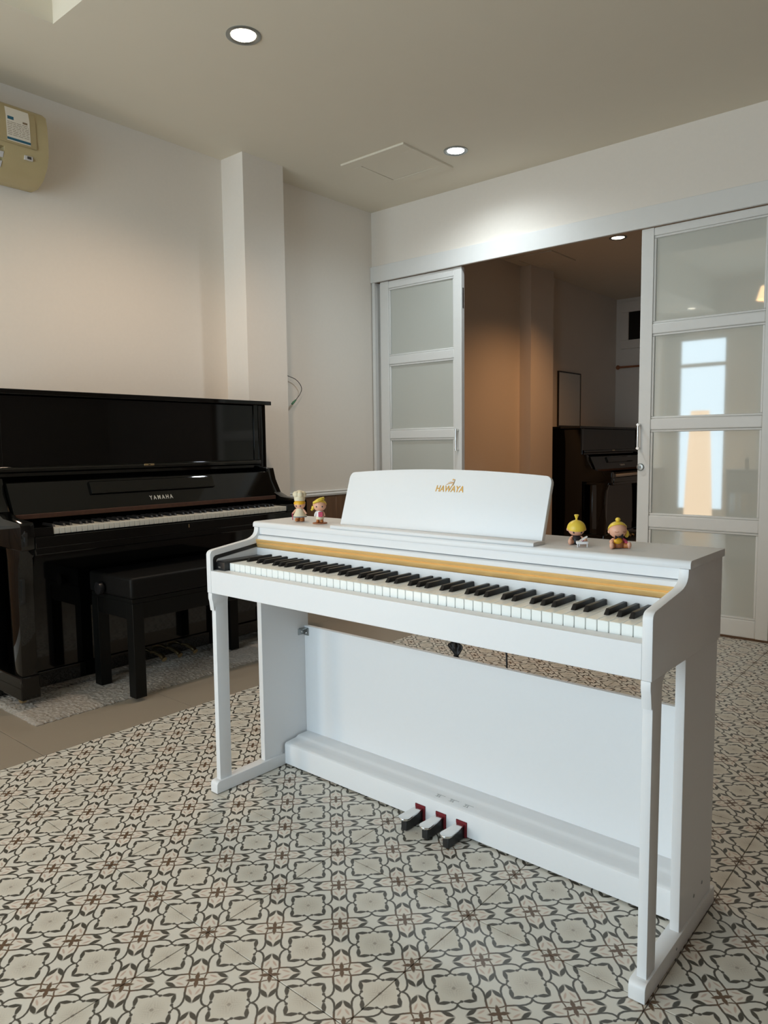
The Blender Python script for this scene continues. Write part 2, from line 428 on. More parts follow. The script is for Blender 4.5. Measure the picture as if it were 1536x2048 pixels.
# high window and its frame in the next room
w3 = sempty('window_3'); w3['label'] = 'small dark high window in the next room'
XA, XB_, ZA, ZB_ = -3.40, -2.55, 2.215, 2.53
box('window_frame', XA-.09, XB_+.09, YFAR-.03, YFAR, ZB_, ZB_+.12, 'wall', w3, .004)
box('window_frame', XA-.09, XB_+.09, YFAR-.03, YFAR, ZA-.10, ZA, 'wall', w3, .004)
for a in (XA-.09, XB_, (XA+XB_)/2-.02-.22): box('window_frame', a, a+(.09 if a != (XA+XB_)/2-.24 else .04), YFAR-.03, YFAR, ZA, ZB_, 'wall', w3, .004)
box('pane', XA, XB_, YFAR-.012, YFAR-.006, ZA, ZB_, 'night', w3)

# ================================================================== CEILING FIXTURES
def downlight(name, label, x, y, bulb, power, colr, r=.058, spot=2.5, blend=.6, group=None, off=''):
    t = thing(name, label, 'ceiling light', (x, y, ZC), 0, group or 'recessed downlights')
    bm = bmesh.new(); n = 32
    prof = [(r+.012, 0), (r+.012, -.004), (r+.004, -.007), (r-.004, -.004), (r-.008, -.001)]
    rings = [[bm.verts.new((q*math.cos(2*PI*k/n), q*math.sin(2*PI*k/n), z)) for k in range(n)] for q, z in prof]
    for a, b in zip(rings, rings[1:]):
        for k in range(n): bm.faces.new((a[k], a[(k+1) % n], b[(k+1) % n], b[k]))
    link('trim_ring', finish(bm, 60), 'steel', t)
    bm = bmesh.new(); lathe(bm, [(0, -.0015), (r-.009, -.0015), (r-.007, -.0005), (0, -.0004)], (0, 0, 0), 32)
    link('diffuser'+off, finish(bm, 40), bulb, t)
    l = bpy.data.lights.new('lamp', 'SPOT'); l.energy = power; l.color = colr; l.spot_size = spot; l.spot_blend = blend; l.shadow_soft_size = r*.8
    lo = bpy.data.objects.new('lamp'+off, l); col.objects.link(lo); lo.parent = t; lo.location = (0, 0, -.02)
    return t
downlight('downlight', 'warm recessed downlight with grey ring above the upright piano', -2.434, 2.022, 'bulb_warm', 29, (1, .75, .55))
downlight('downlight', 'cool white recessed downlight close to the sliding doors', -2.464, 3.560, 'bulb_cool', 30, (.82, .93, 1), .056, 2.8, 1.0)
downlight('downlight', 'soft recessed downlight in the next room', -2.493, 5.895, 'bulb_next', 40, (1, .50, .21), .058, 2.3, .8)
downlight('downlight', 'recessed downlight near the front window, mirrored in the door pane', -3.09, -1.40, 'bulb_next', 8, (1, .80, .58), off='_offscreen')

def hatch(label, x0, y0, s):
    t = thing('ceiling_hatch', label, 'ceiling hatch', (x0, y0, ZC), 0, 'ceiling access panels')
    f = .085
    bm = bmesh.new()
    for a, b, c, d in ((0, s, 0, f), (0, s, s-f, s), (0, f, f, s-f), (s-f, s, f, s-f)): bx(bm, a, b, c, d, -.011, .001, .0015, 1)
    link('hatch_frame', finish(bm, 40), 'ceil', t)
    g = .005
    box('hatch_panel', f+g, s-f-.001, f+.001, s-f-g, -.009, .001, 'ceil', t, .001, 1)
    return t
hatch('square access panel in the ceiling beside the cool downlight', -3.086, 3.268, .476)
hatch('square access panel in the next room ceiling', -3.53, 5.87, .46)

# ================================================================== WHITE DIGITAL PIANO
PO = (-1.7856, 1.2772, 0); PR = -.00898
dp = thing('digital_piano', 'white digital piano with gold strip, three pedals and open keyboard', 'piano', PO, PR)
W = 1.3252
KP = .02369
def arc(cx, cy, r, a0, a1, n=6): return [(cx+r*math.cos(math.radians(a0+(a1-a0)*i/n)), cy+r*math.sin(math.radians(a0+(a1-a0)*i/n))) for i in range(n+1)]
# feet: long blocks with a rounded nose
for x0 in (0, W-.032):
    prism_obj('foot', [(0, .002), (0, .026)]+arc(.012, .026, .012, 180, 90, 5)[1:]+[(.4055, .038), (.4055, .002)], 0, x0, x0+.032, 'white', dp, .0012)
# legs with the swept shoulder, rear posts
legp = [(.010, .609), (.010, .594)]+[(.0105, .590), (.0125, .584), (.0165, .555), (.020, .570), (.0215, .560), (.0215, .556), (.019, .037), (.061, .037), (.066, .556), (.0665, .580), (.068, .590), (.073, .599), (.080, .605), (.089, .609)]
for x0 in (.005, W-.0235):
    prism_obj('leg', legp, 0, x0, x0+.0185, 'white', dp, .0008)
    box('rear_post', x0-.001, x0+.0185, .192, .392, .037, .609, 'white', dp, .0015)
# upper side panels (arms)
armp = [(.009, .6095), (.009, .722)]+[(.0100, .727), (.013, .7315), (.018, .7345), (.026, .7365), (.148, .752), (.162, .7545), (.174, .759), (.183, .7655), (.188, .773), (.190, .782), (.190, .788), (.404, .788), (.404, .6095)]
for x0 in (.003, W-.0222):
    prism_obj('side_panel', armp, 0, x0, x0+.0192, 'white', dp, .0012)
XI0, XI1 = .0222, W-.0222
# lid with rounded front edge
prism_obj('lid', [(.1886, .7885), (.1886, .797), (.190, .8015), (.1935, .8042), (.198, .805), (.4075, .805), (.4075, .7885)], 0, -.0006, W+.0006, 'white', dp, .0008)
# fascia below lid, sliding cover lip, gold strip, board behind the keys
box('fascia', XI0, XI1, .196, .212, .7662, .7884, 'white', dp)
prism_obj('cover_lip', [(.186, .7515), (.190, .761), (.194, .7635), (.23, .7635), (.23, .7515)], 0, XI0, XI1, 'white', dp)
g = prism_obj('gold_strip', [(.1815, .7515), (.1800, .7495), (.1815, .7430), (.1835, .7420), (.1840, .7410), (.1815, .7385), (.1822, .7330), (.1850, .7275), (.1890, .7255), (.23, .7255), (.23, .7515)], 0, XI0, XI1, 'gold', dp, 0, 36)
box('key_board', XI0, XI1, .1845, .215, .640, .7254, 'white', dp)
box('key_bed', XI0, XI1, .03, .404, .6105, .640, 'white', dp)
box('rear_board', XI0, XI1, .392, .404, .64, .788, 'white', dp)
box('key_slip', XI0, XI1, .0095, .0455, .6097, .6765, 'white', dp, .0015)
box('slip_felt', XI0+.04, XI1, .0455, .0475, .640, .6745, 'felt_red', dp)
# end block with socket at the bass end
eb = prism_obj('end_block', [(.030, .6745), (.030, .700), (.034, .7035), (.184, .7035), (.184, .6745)], 0, XI0+.0002, .0615, 'blackplastic', dp, .0008)
box('socket', .032, .043, .0292, .0302, .684, .6875, 'steel', eb)
# black felt line set into the inner face of each side panel
for xa, xb in ((XI0-.0003, XI0+.0012), (XI1-.0012, XI1+.0003)):
    prism_obj('side_groove', [(.0295, .677), (.0185, .677), (.0185, .706), (.0205, .7145), (.027, .7195), (.184, .7395), (.184, .7280), (.036, .7095), (.0310, .7065), (.0295, .701)], 0, xa, xb, 'blackplastic', dp)
def keyboard(par, x0, yf, zt, kp, wm, bmn, front=.0265, wl=.137, bl=.092, bh=.0115, group=None):
    """52 white keys and 36 black keys, every key its own part"""
    bm = bmesh.new(); bx(bm, .0005, kp-.0005, 0, wl, -front, 0, .0012, 1); wm_ = finish(bm, 40); wm_.materials.append(M[wm])
    hb = .0048
    bm = bmesh.new(); vs = []
    pr = [(-.0, 0, hb+.0006), (.006, bh, hb-.0008)]
    q = [(-hb-.0006, .0, 0), (hb+.0006, 0, 0), (hb+.0006, bl, 0), (-hb-.0006, bl, 0), (-hb+.0006, .009, bh), (hb-.0006, .009, bh), (hb-.0006, bl, bh), (-hb+.0006, bl, bh)]
    vv = [bm.verts.new(p) for p in q]
    for f in ((0, 1, 5, 4), (1, 2, 6, 5), (2, 3, 7, 6), (3, 0, 4, 7), (4, 5, 6, 7), (3, 2, 1, 0)): bm.faces.new([vv[i] for i in f])
    bmesh.ops.recalc_face_normals(bm, faces=bm.faces)
    es = [e for e in bm.edges if max(v.co.z for v in e.verts) > bh*.9]
    bmesh.ops.bevel(bm, geom=es, offset=.0011, segments=2, affect='EDGES', profile=.5)
    bk = finish(bm, 40); bk.materials.append(M[bmn])
    for i in range(52):
        o = link('white_key', wm_, None, par); o.location = (x0+i*kp, yf, zt)
    names = 'ABCDEFG'
    off = {'A': .12, 'C': -.13, 'D': .13, 'F': -.18, 'G': 0.0}
    for i in range(51):
        nme = names[i % 7]
        if nme in off:
            o = link('black_key', bk, None, par); o.location = (x0+(i+1)*kp+off[nme]*kp*.5, yf+.0455, zt+.0002)
keyboard(dp, .0632, .0469, .6983, KP, 'whitekey', 'blackkey')
# stand below: rear panel, pedal board with sloped, rounded top
x0, x1 = .0235, W-.0235
box('back_panel', x0, x1, .374, .388, .060, .4425, 'white', dp, .001)
prism_obj('pedal_board', [(.2694, .006), (.2694, .066), (.2705, .0705), (.2735, .0735), (.279, .0752), (.30, .0765), (.316, .0778), (.3215, .0795), (.326, .0822), (.332, .0835), (.374, .0835), (.374, .06), (.30, .05), (.30, .006)], 0, x0+.008, x1, 'white', dp, 0, 30)
for xx in (.592, .6625, .730):
    p = prism_obj('pedal', [(xx-.0135+.002*0, .262), (xx-.0155, .215)]+[(xx+.0160*math.cos(math.radians(a))*1.05, .200+.0165*math.sin(math.radians(a))) for a in range(180, 361, 20)]+[(xx+.0155, .215), (xx+.0105, .268), (xx-.0105, .268)], 2, .0335, .0395, 'chrome', dp, .0012)
    box('pedal_block', xx-.0095, xx+.0095, .196, .272, .002, .0332, 'blackplastic', p, .002)
    box('felt_lining', xx-.0165, xx+.0170, .2665, .2720, .004, .0455, 'felt_red', p)
# printed pedal marks on the rounded top edge
for k, xx in enumerate((.640, .685, .732)):
    bm = bmesh.new(); z = .0761
    bx(bm, xx-.012, xx+.016, .2985, .2995, z, z+.0008); bx(bm, xx-.010, xx+.002, .2945, .2953, z, z+.0006); bx(bm, xx-.006, xx-.005, .289, .2985, z-.0004, z+.0006)
    bx(bm, xx+.001, xx+.002, .289, .2985, z-.0004, z+.0006); bx(bm, xx-.010, xx-.003, .287, .2878, z-.0006, z+.0003); bx(bm, xx-.001, xx+.005, .287, .2878, z-.0006, z+.0003)
    link('pedal_mark', finish(bm), 'steel', dp)
# metal corner bracket between post and rear panel
bm = bmesh.new(); bx(bm, x0-.0003, x0+.0035, .345, .374, .415, .436, .001, 1); bx(bm, x0, x0+.022, .3705, .3742, .411, .436, .001, 1); bx(bm, x0, x0+.018, .350, .374, .434, .437)
br = link('corner_bracket', finish(bm, 40), 'steel', dp)
for (a, b) in ((.0115, .4195),):
    ball_obj('screw', (x0+a, .3700, b), (.004, .002, .004), 'chrome', br, 10, 6)
ball_obj('screw', (x0+.004, .358, .426), (.002, .004, .004), 'chrome', br, 10, 6)
for (y, z) in ((.279, .075), (.330, .081)):
    ball_obj('bolt', (W-.0050, y, z), (.0018, .0042, .0042), 'steel', dp, 10, 6)
ball_obj('bolt', (W+.0002, .165, .021), (.0012, .003, .003), 'steel', dp, 10, 6)
# music stand: ledge and leaning board with arched top
led = prism_obj('stand_ledge', [(.190, .8051), (.190, .8115), (.192, .8135), (.212, .8145), (.232, .8125), (.245, .8120), (.245, .8051)], 0, .338, .982, 'white', dp, .0006)
cxm, hw, hh = .6545, .323, .1635
pts = [(-hw, 0), (hw, 0), (hw, hh-.026)]+[(hw-.016+.016*math.cos(math.radians(a)), hh-.026+.018*math.sin(math.radians(a))) for a in (20, 45, 70, 88)]
pts += [((hw-.016)*t/10.0, hh-.008+.012*(1-(t/10.0)**2)) for t in range(9, -10, -1)]
pts += [(-hw+.016-.016*math.cos(math.radians(a)), hh-.026+.018*math.sin(math.radians(a))) for a in (88, 70, 45, 20)]+[(-hw, hh-.026)]
bm = bmesh.new(); prism(bm, pts, 1, 0, .013); bmesh.ops.recalc_face_normals(bm, faces=bm.faces)
es = [e for e in bm.edges if e.calc_face_angle(0) > 1.2]; bmesh.ops.bevel(bm, geom=es, offset=.0018, segments=2, affect='EDGES', profile=.5)
ms = link('music_stand', finish(bm, 35), 'white', dp); ms.location = (cxm, .2375, .8125); ms.rotation_euler = (-math.radians(18), 0, 0)
tx = link('brand_lettering', text_mesh('HAWAYA', .0235, .0004, .18, 1.0), 'goldprint', ms); tx.rotation_euler = (PI/2, 0, 0); tx.location = (.037, -.0006, .1145); tx.scale = (.86, 1, 1)
# small winged note over the lettering
bm = bmesh.new()
tube(bm, [(.047, -.0006, .1255), (.050, -.0006, .1395)], .0009, 6); tube(bm, [(.050, -.0006, .1395), (.043, -.0006, .1410)], .0011, 6); tube(bm, [(.043, -.0006, .1410), (.0445, -.0006, .1365)], .0008, 6)
ball(bm, (.0455, -.0006, .1258), (.0028, .0006, .0018), 10, 6)
tube(bm, smoothpath([(.046, -.0006, .131), (.036, -.0006, .1300), (.028, -.0006, .1275), (.024, -.0006, .1262)], 4), [.0010]*6+[.0008]*4+[.0004]*3, 6)
tube(bm, smoothpath([(.046, -.0006, .133), (.036, -.0006, .1335), (.030, -.0006, .1318)], 4), [.0007]*5+[.0004]*4, 6)
link('emblem', finish(bm, 60), 'goldprint', ms)

# cables hanging behind the rear panel
def cable(name, ctrls, r, ma, label, n=8, par=True):
    bm = bmesh.new()
    for c in ctrls: tube(bm, smoothpath(c, n), r, 6)
    o = link(name, finish(bm, 60), ma); tag(o, label, 'cable')
    if par: o.location = PO; o.rotation_euler = (0, 0, PR)
    return o
def at_loops():
    out = []
    K = (.6135, .413, .432)
    for k in range(7):
        a = -.020+.0055*k; top = .468+.0022*min(k, 6-k)*1.6
        out.append([K, (K[0]+a*.35-.0045, .413+.001*k, .447), (.609+a*.95-.004, .414+.001*k, top-.008), (.609+a, .414+.001*k, top), (.609+a*.95+.005, .415+.001*k, top-.008), (K[0]+a*.3+.004, .414, .445), K])
    out.append([(.606, .412, .436), (.614, .405, .434), (.621, .412, .431), (.614, .419, .433), (.606, .412, .436)])
    out.append([(.6075, .410, .640), (.608, .412, .55), (.6095, .412, .475), K])
    out.append([(.612, .413, .43), (.622, .413, .42), (.632, .414, .38), (.64, .416, .25), (.66, .42, .08), (.72, .44, .0045), (.9, .50, .0045), (1.1, .62, .0045)])
    return out
cable('power_cable', at_loops(), 0.0026, 'wire', 'black power cable tied in a bundle behind the white piano')
cable('signal_cable', [[(.7745, .411, .640), (.776, .412, .52), (.780, .412, .42), (.784, .413, .2), (.79, .42, .03), (.83, .45, .004), (1.0, .55, .004)]], .0026, 'wire', 'single black cable hanging straight behind the white piano')

# ================================================================== BLACK UPRIGHT PIANOS
def upright(name, label, loc, H, letters):
    p = thing(name, label, 'piano', loc, PI/2, 'black upright pianos')
    Wd, D = 1.49, .665; t = .052
    zl = H-.022
    # side panels: tall rear part, arm carrying the keyboard
    side = [(.30, .66), (.005, .652), (.0, .660), (.0, .745), (.006, .757), (.150, .768), (.205, .790), (.245, .86), (.262, .92), (.318, .925), (.318, zl), (D, zl), (D, .02), (.30, .02)]
    for xa in (0, Wd-t): prism_obj('side_panel', side, 0, xa, xa+t, 'black', p, .002)
    box('lid', -.035, Wd+.035, .306, D, zl, H, 'black', p, .003)
    up = box('upper_panel', t+.03, Wd-t-.03, .326, .345, .955, zl-.004, 'black', p, .002)
    for xa in (t, Wd-t-.03): box('panel_frame', xa, xa+.03, .320, .345, .925, zl, 'black', p, .002)
    rail = prism_obj('panel_rail', [(.345, .968), (.318, .968), (.306, .964), (.300, .956), (.302, .945), (.310, .938), (.312, .925), (.345, .92)], 0, t, Wd-t, 'black', p)
    bm = bmesh.new(); bx(bm, Wd/2-.027, Wd/2+.027, .2992, .3012, .9535, .9625, .0006, 1); lp = link('lock_plate', finish(bm, 40), 'brass', rail)
    box('keyhole', Wd/2-.006, Wd/2+.006, .2988, .2994, .956, .960, 'blackplastic', lp)
    # open fallboard leaning back, with its folded music ledge
    fa, fb = Vector((.186, .776)), Vector((.243, .900))
    dv = (fb-fa).normalized(); nv = Vector((-dv.y, dv.x))      # towards the back: (-, +) -> flip
    if nv.x < 0: nv = -nv
    c = [fa, fb, fb+dv*.006+nv*.006, fb+dv*.004+nv*.016, fb+nv*.020, fa+nv*.020]
    f = prism_obj('fallboard', [(q.x, q.y) for q in c], 0, t+.006, Wd-t-.006, 'black', p, 0, 20)
    la, lb = fa.lerp(fb, .50), fa.lerp(fb, .93)
    lc = [la, la-nv*.010, la-nv*.013+dv*.004, lb-nv*.012-dv*.006, lb-nv*.008, lb]
    prism_obj('folded_ledge', [(q.x, q.y) for q in lc], 0, .400, 1.052, 'black', f, .001, 20)
    if letters:
        tm_ = text_mesh('YAMAHA', .036, .0006, 0, 1.55)
        tx = link('brand_lettering', tm_, 'silverprint', f)
        q = fa.lerp(fb, .24)-nv*.0008
        tx.location = (.739, q.x, q.y); tx.rotation_euler = (math.atan2(dv.y, dv.x), 0, 0); tx.scale = (.62, .80, 1)
    box('name_felt', t+.01, Wd-t-.01, .176, .190, .756, .775, 'felt_brown', p, .001, 1)
    box('key_block', t, .1325, .012, .19, .690, .735, 'black', p, .003)
    box('key_block', Wd-.1325, Wd-t, .012, .19, .690, .735, 'black', p, .003)
    keyboard(p, .1335, .015, .728, .02352, 'ivory', 'blackkey', .024, .155, .095, .011)
    box('key_slip', t, Wd-t, -.004, .012, .655, .700, 'black', p, .003)
    kb = box('key_bed', t, Wd-t, .0, .33, .628, .657, 'black', p, .004)
    box('lock_slot', Wd/2-.002, Wd/2+.002, -.0055, -.003, .675, .69, 'brass', p)
    # bottom: panel, toe rail, legs on toe blocks with castors
    box('lower_panel', t, Wd-t, .215, .24, .11, .628, 'black', p, .003)
    box('bottom_rail', t, Wd-t, .205, .25, .045, .11, 'black', p, .003)
    box('back_frame', t, Wd-t, D-.06, D-.005, .05, zl, 'blackwood', p)
    for xa in (.0, Wd-.076):
        prism_obj('leg', [(.075, .145), (.068, .50), (.060, .575), (.045, .615), (.03, .652), (.16, .652), (.155, .60), (.150, .145)], 0, xa+.008, xa+.068, 'black', p, .002)
        tb = box('toe_block', xa, xa+.076, .070, .32, .050, .145, 'black', p, .006)
        for yy in (.155, .60):
            cst = lathe_obj('castor', [(.0, -.011), (.018, -.011), (.020, -.006), (.020, .006), (.018, .011), (0, .011)], (0, 0, 0), 'brass', p, 16)
            cst.rotation_euler = (0, PI/2, 0); cst.location = (xa+.038, yy, .0365)
            box('castor_fork', xa+.022, xa+.054, yy-.012, yy+.012, .040, .052, 'steel', p)
    for k in (-1, 0, 1):
        xx = Wd/2+k*.085-.005
        tube_obj('pedal', smoothpath([(xx, .23, .075), (xx, .17, .083), (xx, .12, .075), (xx, .095, .063)], 4), [.006]*4+[.009]*4+[.011]*4+[.013], 'brass', p, 10)
    for ch in p.children: ch.location.z -= loc[2]
    return p
RUG = .0125
yam = upright('upright_piano', 'glossy black upright piano with silver lettering and castors on a grey rug', (-2.830, 1.206, .0145), 1.287, True)
yam2 = upright('upright_piano', 'black upright piano in the next room behind the sliding doors', (-2.876, 6.74, 0), 1.203, True)

# ---- bench
bn = thing('piano_bench', 'black leather piano bench with square legs and side knob', 'bench', (-2.662, 1.553, .0145), PI/2)
BW, BD = .76, .335
seat = box('seat', 0, BW, 0, BD, .412, .500, 'leather', bn, .012, 3)
box('seat_frame', .006, BW-.006, .006, BD-.006, .394, .412, 'blackwood', bn, .002)
bm = bmesh.new()
for a, b, c, d in ((.012, BW-.012, .010, .03), (.012, BW-.012, BD-.03, BD-.010), (.010, .03, .03, BD-.03), (BW-.03, BW-.010, .03, BD-.03)): bx(bm, a, b, c, d, .325, .394, .002, 1)
link('apron', finish(bm, 40), 'blackwood', bn)
for xa in (.006, BW-.056):
    for ya in (.004, BD-.054): box('leg', xa, xa+.050, ya, ya+.050, 0, .394, 'blackwood', bn, .002)
kn = lathe_obj('knob', [(0, 0), (.012, 0), (.012, .012), (.026, .014), (.028, .022), (.026, .032), (0, .034)], (0, 0, 0), 'blackplastic', bn, 20)
kn.rotation_euler = (0, -PI/2, 0); kn.location = (.004, .215, .440)

# ---- rug: thick pile
def rug():
    x0, x1, y0, y1 = -3.50, -2.732, 1.180, 2.70
    nx, ny = 96, 220; bm = bmesh.new(); rnd = random.Random(3); V = []
    for i in range(nx+1):
        row = []
        for j in range(ny+1):
            u, v = i/nx, j/ny
            e = min(u*(x1-x0), (1-u)*(x1-x0), v*(y1-y0), (1-v)*(y1-y0))
            z = RUG*min(1, .35+e/.012*.65)+rnd.uniform(-.0018, .0018)*min(1, .4+e*40)
            jx, jy = rnd.uniform(-.003, .003), rnd.uniform(-.003, .003)
            row.append(bm.verts.new((x0+u*(x1-x0)+jx, y0+v*(y1-y0)+jy, max(.003, z-.0012))))
        V.append(row)
    for i in range(nx):
        for j in range(ny): bm.faces.new((V[i][j], V[i+1][j], V[i+1][j+1], V[i][j+1]))
    # skirt to the floor
    loop = [V[i][0] for i in range(nx+1)]+[V[nx][j] for j in range(1, ny+1)]+[V[i][ny] for i in range(nx-1, -1, -1)]+[V[0][j] for j in range(ny-1, 0, -1)]
    bot = [bm.verts.new((v.co.x, v.co.y, .0004)) for v in loop]
    n = len(loop)
    for k in range(n): bm.faces.new((loop[k], loop[(k+1) % n], bot[(k+1) % n], bot[k]))
    bm.faces.new(bot)
    bmesh.ops.triangulate(bm, faces=[f for f in bm.faces if len(f.verts) > 4])
    return finish(bm, None)
rm = mat('rug_pile', (.30, .265, .225), .95, noise=.45, nscale=90, bump=1.0)
tag(link('rug', rug(), rm), 'grey beige shaggy rug under the upright piano and bench', 'rug')

# ================================================================== WALL THINGS
ac = thing('air_conditioner', 'yellowed wall mounted air conditioner with a paper label', 'air conditioner', (XW, .78, 0), PI/2)
# local x runs along the wall (world +Y), local y into the wall (world -X); wall face at y = 0
AL = .868
prof = [(-.005, 2.235), (-.075, 2.232), (-.135, 2.255), (-.178, 2.300), (-.196, 2.345), (-.200, 2.395), (-.197, 2.470), (-.186, 2.515), (-.150, 2.540), (-.005, 2.546)]
mid = prof[:3]+[(-.139, 2.259), (-.085, 2.290), (-.095, 2.345), (-.194, 2.340)]+prof[4:]
bm = bmesh.new(); prism(bm, prof, 0, 0, .04); prism(bm, mid, 0, .04, AL-.190); prism(bm, prof, 0, AL-.190, AL)
bmesh.ops.recalc_face_normals(bm, faces=bm.faces); bmesh.ops.triangulate(bm, faces=[f for f in bm.faces if len(f.verts) > 4])
link('body', finish(bm, 45), 'ac', ac)
prism_obj('front_grille', [(-.203, 2.358), (-.2055, 2.365), (-.2025, 2.470), (-.192, 2.512), (-.187, 2.508), (-.19, 2.36)], 0, .03, AL-.055, 'ac', ac, .001, 40)
for dz in (0, 1):
    q = [(-.148-.0265*dz, 2.264+.033*dz), (-.166-.022*dz, 2.2845+.033*dz), (-.163-.022*dz, 2.2865+.033*dz), (-.145-.0265*dz, 2.266+.033*dz)]
    prism_obj('flap', q, 0, .042, AL-.192, 'ac_flap', ac)
bm = bmesh.new(); bx(bm, AL-.105, AL-.070, -.1925, -.183, 2.310, 2.327); link('display', finish(bm), 'ac_flap', ac)
box('sensor', AL-.094, AL-.078, -.1945, -.183, 2.314, 2.324, 'blackplastic', ac)
lb = prism_obj('paper_label', [(-.2056, 2.366), (-.2066, 2.366), (-.2036, 2.4705), (-.1945, 2.508), (-.1935, 2.508), (-.2026, 2.4705)], 0, AL-.182, AL-.082, 'paper', ac)
def ly(z): return -.2067+.003*(z-2.366)/.1045
bm = bmesh.new(); bx(bm, AL-.182, AL-.082, ly(2.37)-.0006, ly(2.37), 2.370, 2.380); link('blue_band', finish(bm), 'blueprint', lb)
bm = bmesh.new(); bx(bm, AL-.176, AL-.150, ly(2.469)-.0004, ly(2.469)+.0004, 2.456, 2.469); link('blue_mark', finish(bm), 'blueprint', lb)
bm = bmesh.new(); rr = random.Random(5)
for k in range(8):
    z = 2.392+k*.0075
    xx = AL-.178
    while xx < AL-.09:
        L = rr.uniform(.006, .024); bx(bm, xx, min(xx+L, AL-.086), ly(z)-.0004, ly(z)+.0002, z, z+.0016); xx += L+.004
bx(bm, AL-.112, AL-.092, ly(2.456)-.0004, ly(2.456)+.0002, 2.452, 2.460)
link('printed_lines', finish(bm), 'ink', lb)

wc = thing('wall_cable', 'thin black cable end with green connector dangling from the pillar', 'cable', (-3.535, 3.07, 1.49))
def wcp(p): return (p[0]+3.535, p[1]-3.07, p[2]-1.49)
tube_obj('cord', smoothpath([wcp(q) for q in ((-3.552, 3.12, 1.535), (-3.535, 3.195, 1.525), (-3.532, 3.209, 1.491), (-3.530, 3.280, 1.470), (-3.530, 3.322, 1.440), (-3.530, 3.336, 1.408), (-3.530, 3.318, 1.372), (-3.530, 3.283, 1.337))], 5), .0022, 'wire', wc)
tube_obj('connector', [wcp(q) for q in ((-3.530, 3.283, 1.337), (-3.530, 3.262, 1.320), (-3.530, 3.248, 1.308))], [.0045, .0075, .0065], 'green', wc)
tube_obj('cord', smoothpath([wcp(q) for q in ((-3.552, 3.15, 1.515), (-3.545, 3.205, 1.480), (-3.545, 3.213, 1.465))], 4), .0018, 'wire', wc)

# ---- next room: board and curtain rod
wbd = thing('whiteboard', 'narrow whiteboard with dark edge hanging above the far piano', 'whiteboard', (XW, 6.95, 1.222), PI/2)
box('board', 0, .49, -.014, -.002, 0, .543, 'whiteboard', wbd)
bm = bmesh.new()
for a, b, c, d in ((-.012, 0, -.012, .555), (.49, .50, -.012, .555), (0, .49, .543, .555), (0, .49, -.012, 0)): bx(bm, a, b, -.018, -.001, c, d)
link('frame', finish(bm), 'alu', wbd)
rod = thing('curtain_rod', 'brown curtain rod with round end on the far wall', 'curtain rod', (-3.5, YFAR-.07, 1.905))
tube_obj('rod', [(.02, 0, 0), (1.2, 0, 0)], .011, 'brown', rod, 12)
ball_obj('finial', (0, 0, 0), (.022, .022, .026), 'brown', rod)
for xx in (.06, 1.1): tube_obj('bracket', [(xx, 0, 0), (xx, .068, 0)], .006, 'alu', rod)

# ================================================================== FIGURINES ON THE LID (plain generic toy dolls)
def onlid(x, y, z=.8052):
    c, s = math.cos(PR), math.sin(PR)
    return (PO[0]+x*c-y*s, PO[1]+x*s+y*c, z)
def fig(name, label, x, y, face):
    return thing(name, label, 'figurine', onlid(x, y), face, 'toy dolls on the white piano lid')
def capball(par, name, c, r, ma, cut, tilt=0, seg=24, ring=16):
    """the part of an ellipsoid above / behind a tilted plane: a cap of hair"""
    bm = bmesh.new(); ball(bm, (0, 0, 0), r, seg, ring)
    nrm = Vector((0, -math.sin(tilt), -math.cos(tilt)))*-1
    g_ = bmesh.ops.bisect_plane(bm, geom=bm.verts[:]+bm.edges[:]+bm.faces[:], plane_co=nrm*cut, plane_no=nrm, clear_inner=True)
    be = [e for e in bm.edges if e.is_boundary]
    bmesh.ops.holes_fill(bm, edges=be)
    bmesh.ops.translate(bm, verts=bm.verts, vec=c)
    return link(name, finish(bm, 60), ma, par)
def eyes(head, c, r, dx, dz, s=.0022):
    for sx in (-1, 1):
        x, z = sx*dx, dz
        y = -math.sqrt(max(0, 1-(x/r[0])**2-(z/r[2])**2))*r[1]
        ball_obj('eye', (c[0]+x, c[1]+y, c[2]+z), (s, s*.5, s*1.1), 'dot', head, 10, 6)
# figure front is local -y; turn it towards the open room
FACE = math.radians(42)
# 1 cook doll
f = fig('figurine', 'toy doll in a white cook hat and cream apron dress', .1255, .272, FACE-.25)
hc, hr = (0, 0, .053), (.0175, .0165, .0155)
h = ball_obj('head', hc, hr, 'skin', f); eyes(h, hc, hr, .0065, -.0045)
capball(f, 'hair', hc, (.0188, .0178, .0168), 'hair2', .0035, math.radians(-12))
hat = lathe_obj('cook_hat', [(0, .064), (.0165, .064), (.0172, .077), (.0168, .0785), (0, .0785)], (0, 0, 0), 'cream', f)
bm = bmesh.new()
for k in range(6): ball(bm, (.0115*math.cos(k*PI/3), .0115*math.sin(k*PI/3), .0835), (.0105, .0105, .0100), 12, 8)
ball(bm, (0, 0, .088), (.013, .013, .0085), 12, 8); link('puffed_crown', finish(bm, 80), 'cream', hat)
lathe_obj('dress', [(0, .014), (.0205, .015), (.0212, .017), (.0150, .028), (.0100, .040), (.0075, .043), (0, .043)], (0, 0, 0), 'cream', f, 20)
lathe_obj('hem', [(.0190, .0135), (.0212, .0140), (.0214, .0165), (.0195, .0165)], (0, 0, 0), 'toyblue', f, 20)
